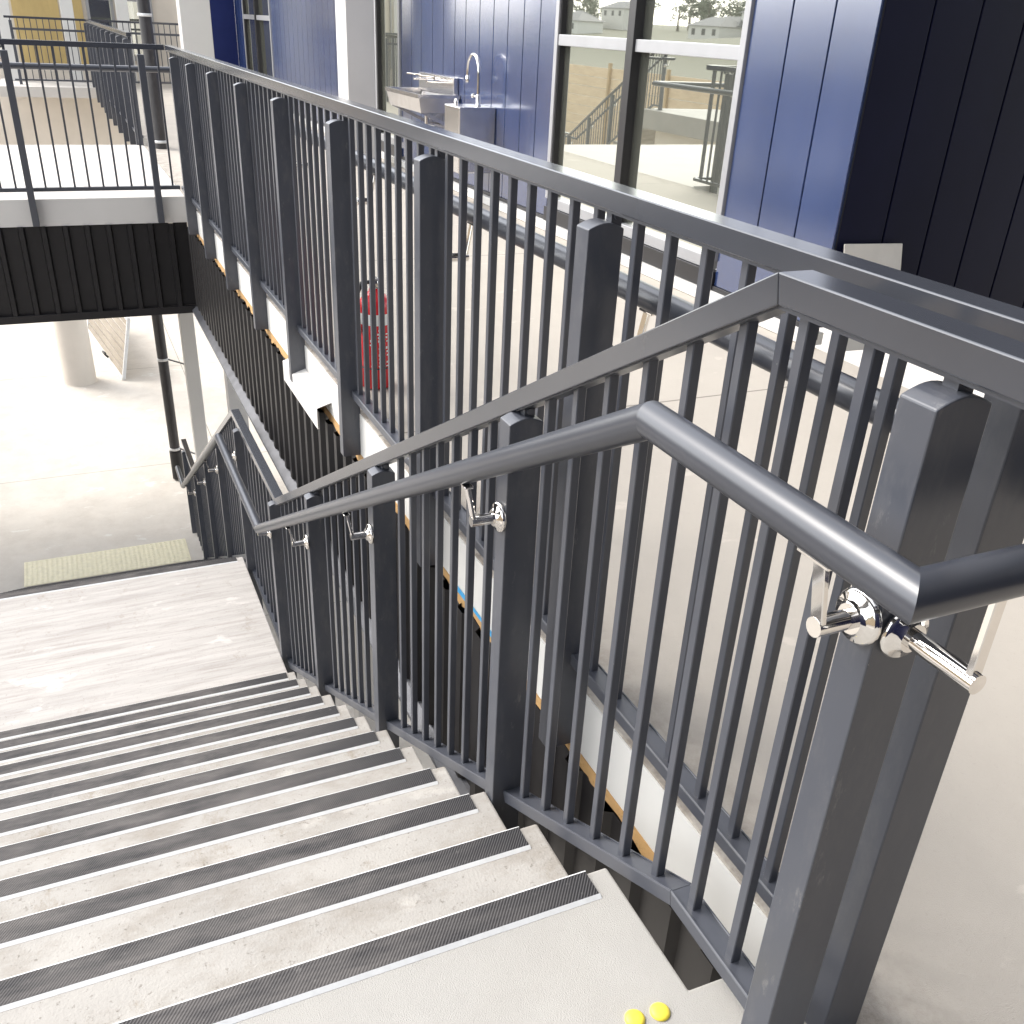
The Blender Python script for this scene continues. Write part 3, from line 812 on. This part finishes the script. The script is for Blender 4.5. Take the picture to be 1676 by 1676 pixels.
MB().box(XC1 + 9.4, 24.0, YD + 0.003, 1.5, -0.185, 0.0).build('end_deck', 'deck_plain', wk)

# ------------------------------------------------------------------ stainless wash trough
sk = thing('wash_trough', (8.7, YW, 0.8), 'stainless steel wall hung wash trough with twin lever taps and splashback', 'sink')
x0, x1, yf = 8.20, 9.24, -2.47
m = MB()
def basin(m, x0, x1, y0, y1, zt, zb, t=0.02, dr=0.04):
    out = [(x0, y0, zt), (x1, y0, zt), (x1, y1, zt), (x0, y1, zt)]
    inn = [(x0 + t, y0 + t, zt), (x1 - t, y0 + t, zt), (x1 - t, y1 - t, zt), (x0 + t, y1 - t, zt)]
    bot = [(x0 + t + dr, y0 + t + dr, zb + 0.01), (x1 - t - dr, y0 + t + dr, zb + 0.01), (x1 - t - dr, y1 - t - dr, zb + 0.01), (x0 + t + dr, y1 - t - dr, zb + 0.01)]
    lip = [(x, y, zt - 0.035) for x, y, z in out]
    lin = [(x0 + 0.012, y0 + 0.012, zt - 0.035), (x1 - 0.012, y0 + 0.012, zt - 0.035), (x1 - 0.012, y1 - 0.012, zt - 0.035), (x0 + 0.012, y1 - 0.012, zt - 0.035)]
    obt = [(x0 + dr, y0 + dr, zb), (x1 - dr, y0 + dr, zb), (x1 - dr, y1 - dr, zb), (x0 + dr, y1 - dr, zb)]
    def band(a, b): m.add(a + b, [(i, (i + 1) % 4, (i + 1) % 4 + 4, i + 4) for i in range(4)])
    band(out, inn); band(inn, bot); m.add(bot, [(0, 1, 2, 3)]); band(lip, out); band(lin, lip); band(obt, lin); m.add(obt, [(3, 2, 1, 0)])
basin(m, x0, x1, YW + 0.003, yf, 0.86, 0.70)
m.build('bowl', 'stainless', sk, 0.004)
MB().box(x0 + 0.06, x1 + 0.04, YW + 0.002, YW + 0.05, 0.84, 1.005).build('splashback', 'stainless', sk, 0.004)
for xx in (8.62, 9.0):
    tp_ = MB().tube([(xx, YW + 0.05, 0.955), (xx, YW + 0.20, 0.955)], 0.014, 14).tube([(xx, YW + 0.12, 0.955), (xx, YW + 0.12, 0.985)], 0.012, 12)
    t_ = tp_.build('tap', 'chrome', sk)
    MB().bar((xx - 0.01, YW + 0.12, 0.99), (xx + 0.20, YW + 0.20, 0.992), 0.02, 0.014).build('lever', 'chrome', t_, 0.003)
m = MB(); m.tube([(8.55, -2.68, 0.70), (8.55, -2.68, 0.58), (8.55, YW + 0.01, 0.56)], 0.021, 14); m.build('waste_pipe', 'chrome', sk)
m = MB()
for xx in (8.26, 9.16): m.bar((xx, YW + 0.02, 0.55), (xx, yf - 0.05, 0.71), 0.03, 0.03)
m.build('wall_bracket', 'stainless', sk)

# ------------------------------------------------------------------ drinking fountain cabinet beside it
dfn = thing('drinking_fountain', (7.35, YW, 0.3), 'mirror stainless cabinet with tall gooseneck tap on the blue wall', 'drinking fountain')
MB().box(7.33, 7.70, YW + 0.003, -2.55, 0.28, 0.825).build('cabinet', 'stainless', dfn, 0.010, 3)
gx, gy = 7.44, -2.77
pts = [(gx, gy, 0.82), (gx, gy, 1.08)]
for k in range(0, 11):
    t = math.pi * k / 10
    pts.append((gx + 0.13 * (1 - math.cos(t)), gy, 1.10 + 0.13 * math.sin(t)))
pts += [(gx + 0.26, gy, 1.05)]
gn = MB().curve(pts, 0.014, 14).build('gooseneck_tap', 'chrome', dfn)
MB().lathe([(0.017, 0), (0.02, 0.01), (0.02, 0.05), (0.012, 0.06)], (gx + 0.26, gy, 1.00), (0, 0, 1), 16).build('spout_tip', 'chrome', gn)
MB().lathe([(0.026, 0), (0.026, 0.012), (0.02, 0.02), (0.02, 0.09), (0.015, 0.1)], (gx, gy, 0.82), (0, 0, 1), 18).build('tap_base', 'chrome', gn)
m = MB().tube([(gx, gy, 0.90), (gx + 0.10, gy, 0.90)], 0.012, 12); m.lathe([(0.02, 0), (0.022, 0.01), (0.022, 0.02), (0.015, 0.03)], (gx + 0.10, gy, 0.90), (1, 0, 0), 14)
m.build('side_lever', 'chrome', gn)
MB().lathe([(0.02, 0), (0.022, 0.01), (0.02, 0.03), (0.008, 0.045)], (7.64, -2.64, 0.825), (0, 0, 1), 16).build('bubbler', 'chrome', dfn)

# ------------------------------------------------------------------ white offcut board leaning on the navy wall
o = MB().obb((2.735, -3.15, 0.272), (0.0035, 0, 0.0008), (0, 0.20, 0.006), (0.060, 0, 0.268))
o = o.build('offcut_board', 'board', None, origin=(2.735, -3.15, 0.0))
tag(o, 'white offcut board leaning against the black-navy wall at floor level', 'board')

# ------------------------------------------------------------------ surroundings mirrored in the windows
fc = thing('timber_fence', (25, 13.9, GROUND), 'timber paling fence across the yard, mirrored in the windows', 'fence')
m = MB()
for k in range(11): m.box(-12, 75, 13.9, 13.95 + 0.012 * (k % 2), GROUND + 0.06 + k * 0.37, GROUND + 0.41 + k * 0.37)
m.build('rail_boards', 'fence_board', fc)
for k in range(21): MB().box(-12 + k * 4.3, -11.88 + k * 4.3, 13.8, 13.9, GROUND, GROUND + 4.3).build('post', 'timber', fc)

def house(x, y, w, d, h, rot, wallmat):
    z = hill_h(x, y) - 0.5
    t = thing('house', (x, y, z), 'pale house on the hillside mirrored in the upper panes', 'house', 'houses on the hillside')
    def P(px, py, pz): return (x + px * math.cos(rot) - py * math.sin(rot), y + px * math.sin(rot) + py * math.cos(rot), z + pz)
    m = MB(); v = [P(a * w / 2, b * d / 2, c) for a in (-1, 1) for b in (-1, 1) for c in (0, h)]
    m.add(v, [(0, 1, 3, 2), (4, 6, 7, 5), (0, 4, 5, 1), (2, 3, 7, 6), (0, 2, 6, 4), (1, 5, 7, 3)]); m.build('wall', wallmat, t)
    v = [P(a * (w / 2 + 0.5), b * (d / 2 + 0.5), h + 0.01) for a in (-1, 1) for b in (-1, 1)] + [P(-w / 4, 0, h + 2), P(w / 4, 0, h + 2)]
    MB().add(v, [(0, 1, 4), (2, 5, 3), (0, 4, 5, 2), (1, 3, 5, 4), (0, 2, 3, 1)]).build('roof', 'roof_tile', t)
    for k in range(3):
        px = -w / 2 + w * (k + 0.5) / 3
        v = [P(px + a, -d / 2 - 0.02, c) for a in (-0.7, 0.7) for c in (h - 1.9, h - 0.6)]
        MB().add(v, [(0, 1, 3, 2)]).build('window', 'frame_black', t)
for k in range(16):
    yy = random.uniform(95, 165); xx = yy * 1.45 + random.uniform(-75, 85)
    house(xx, yy, random.uniform(9, 14), random.uniform(7, 9), random.choice((3, 3.2, 5.6)), random.uniform(-0.3, 0.3), random.choice(('white', 'cream', 'white_col')))

def tree(x, y, h, seed):
    rnd = random.Random(seed); z = hill_h(x, y) - 0.2 if y > 7 else GROUND
    t = thing('tree', (x, y, z), 'grey-green tree on the skyline mirrored in the upper panes', 'tree', 'trees on the skyline')
    m = MB().curve([(x, y, z), (x + 0.1 * h * 0.3, y, z + h * 0.3), (x, y, z + h * 0.75)], [0.05 * h, 0.035 * h, 0.01 * h], 8)
    for k in range(4):
        a = rnd.uniform(0, 6.28); m.curve([(x, y, z + h * 0.35), (x + math.cos(a) * h * 0.14, y + math.sin(a) * h * 0.14, z + h * 0.5), (x + math.cos(a) * h * 0.25, y + math.sin(a) * h * 0.25, z + h * 0.66)], [0.02 * h, 0.012 * h, 0.004 * h], 6)
    m.build('trunk', 'bark', t)
    m = MB()
    cl = [(rnd.gauss(0, 0.2) * h, rnd.gauss(0, 0.2) * h, h * (0.6 + rnd.gauss(0, 0.14)), rnd.uniform(0.08, 0.16) * h) for _ in range(16)]
    for cx, cy, cz, cr in cl:
        for _ in range(34):
            d = Vector((rnd.gauss(0, 1), rnd.gauss(0, 1), rnd.gauss(0, 0.8))).normalized() * cr * rnd.uniform(0.4, 1)
            p = Vector((x + cx, y + cy, z + cz)) + d
            u = Vector((rnd.gauss(0, 1), rnd.gauss(0, 1), rnd.gauss(0, 1))).normalized() * h * 0.035; w = u.orthogonal().normalized() * h * 0.022
            m.add([p - u, p + w, p + u, p - w], [(0, 1, 2, 3)])
    m.build('crown', 'leaf', t)
for k in range(26):
    yy = random.uniform(150, 215); xx = yy * 1.5 + random.uniform(-110, 110)
    tree(xx, yy, random.uniform(7, 13), 100 + k)

# ------------------------------------------------------------------ light
SUN_EL, SUN_AZ = 46.0, 44.0      # azimuth from +x towards +y
el, az = R(SUN_EL), R(SUN_AZ)
sd = Vector((math.cos(el) * math.cos(az), math.cos(el) * math.sin(az), math.sin(el)))
w = bpy.data.worlds.new('World'); scn.world = w; w.use_nodes = True
nt = w.node_tree; bg = nt.nodes['Background']
sky = nt.nodes.new('ShaderNodeTexSky'); sky.sky_type = 'NISHITA'; sky.sun_disc = False
sky.sun_elevation = el; sky.sun_rotation = math.atan2(sd.x, sd.y)
sky.air_density = 1.0; sky.dust_density = 1.6; sky.ozone_density = 1.0
hs = nt.nodes.new('ShaderNodeHueSaturation'); hs.inputs['Saturation'].default_value = 0.22; hs.inputs['Value'].default_value = 3.7   # thin white haze
nt.links.new(sky.outputs[0], hs.inputs['Color']); nt.links.new(hs.outputs[0], bg.inputs[0]); bg.inputs[1].default_value = 0.15
L = bpy.data.lights.new('sun', 'SUN'); L.energy = 2.5; L.angle = R(26); L.color = (1.0, 0.94, 0.86)
lo = bpy.data.objects.new('sun', L); COL.objects.link(lo)
lo.rotation_euler = (-sd).to_track_quat('-Z', 'Y').to_euler(); lo.location = sd * 30

# ------------------------------------------------------------------ camera
cam = bpy.data.cameras.new('camera'); co = bpy.data.objects.new('camera', cam); COL.objects.link(co)
F, CYP = 1553.53, 894.43
rx, ry, rz = -0.0511, 0.5016, -0.4421
fwd = Vector((math.cos(rz) * math.cos(ry), math.sin(rz) * math.cos(ry), -math.sin(ry)))
rt = Vector((math.sin(rz), -math.cos(rz), 0)); dn = fwd.cross(rt)
c_, s_ = math.cos(rx), math.sin(rx)
rt, dn = rt * c_ + dn * s_, rt * -s_ + dn * c_
mt = Matrix((rt, -dn, -fwd)).transposed().to_4x4(); mt.translation = (-1.1402, 0.7376, 1.4677)
co.matrix_world = mt
cam.sensor_width = 36; cam.sensor_fit = 'HORIZONTAL'; cam.lens = F / 1676 * 36
cam.shift_y = (CYP - 838) / 1676
cam.clip_start = 0.02; cam.clip_end = 3000
scn.camera = co
scn.view_settings.view_transform = 'Standard'; scn.view_settings.look = 'None'; scn.view_settings.exposure = 0; scn.view_settings.gamma = 1
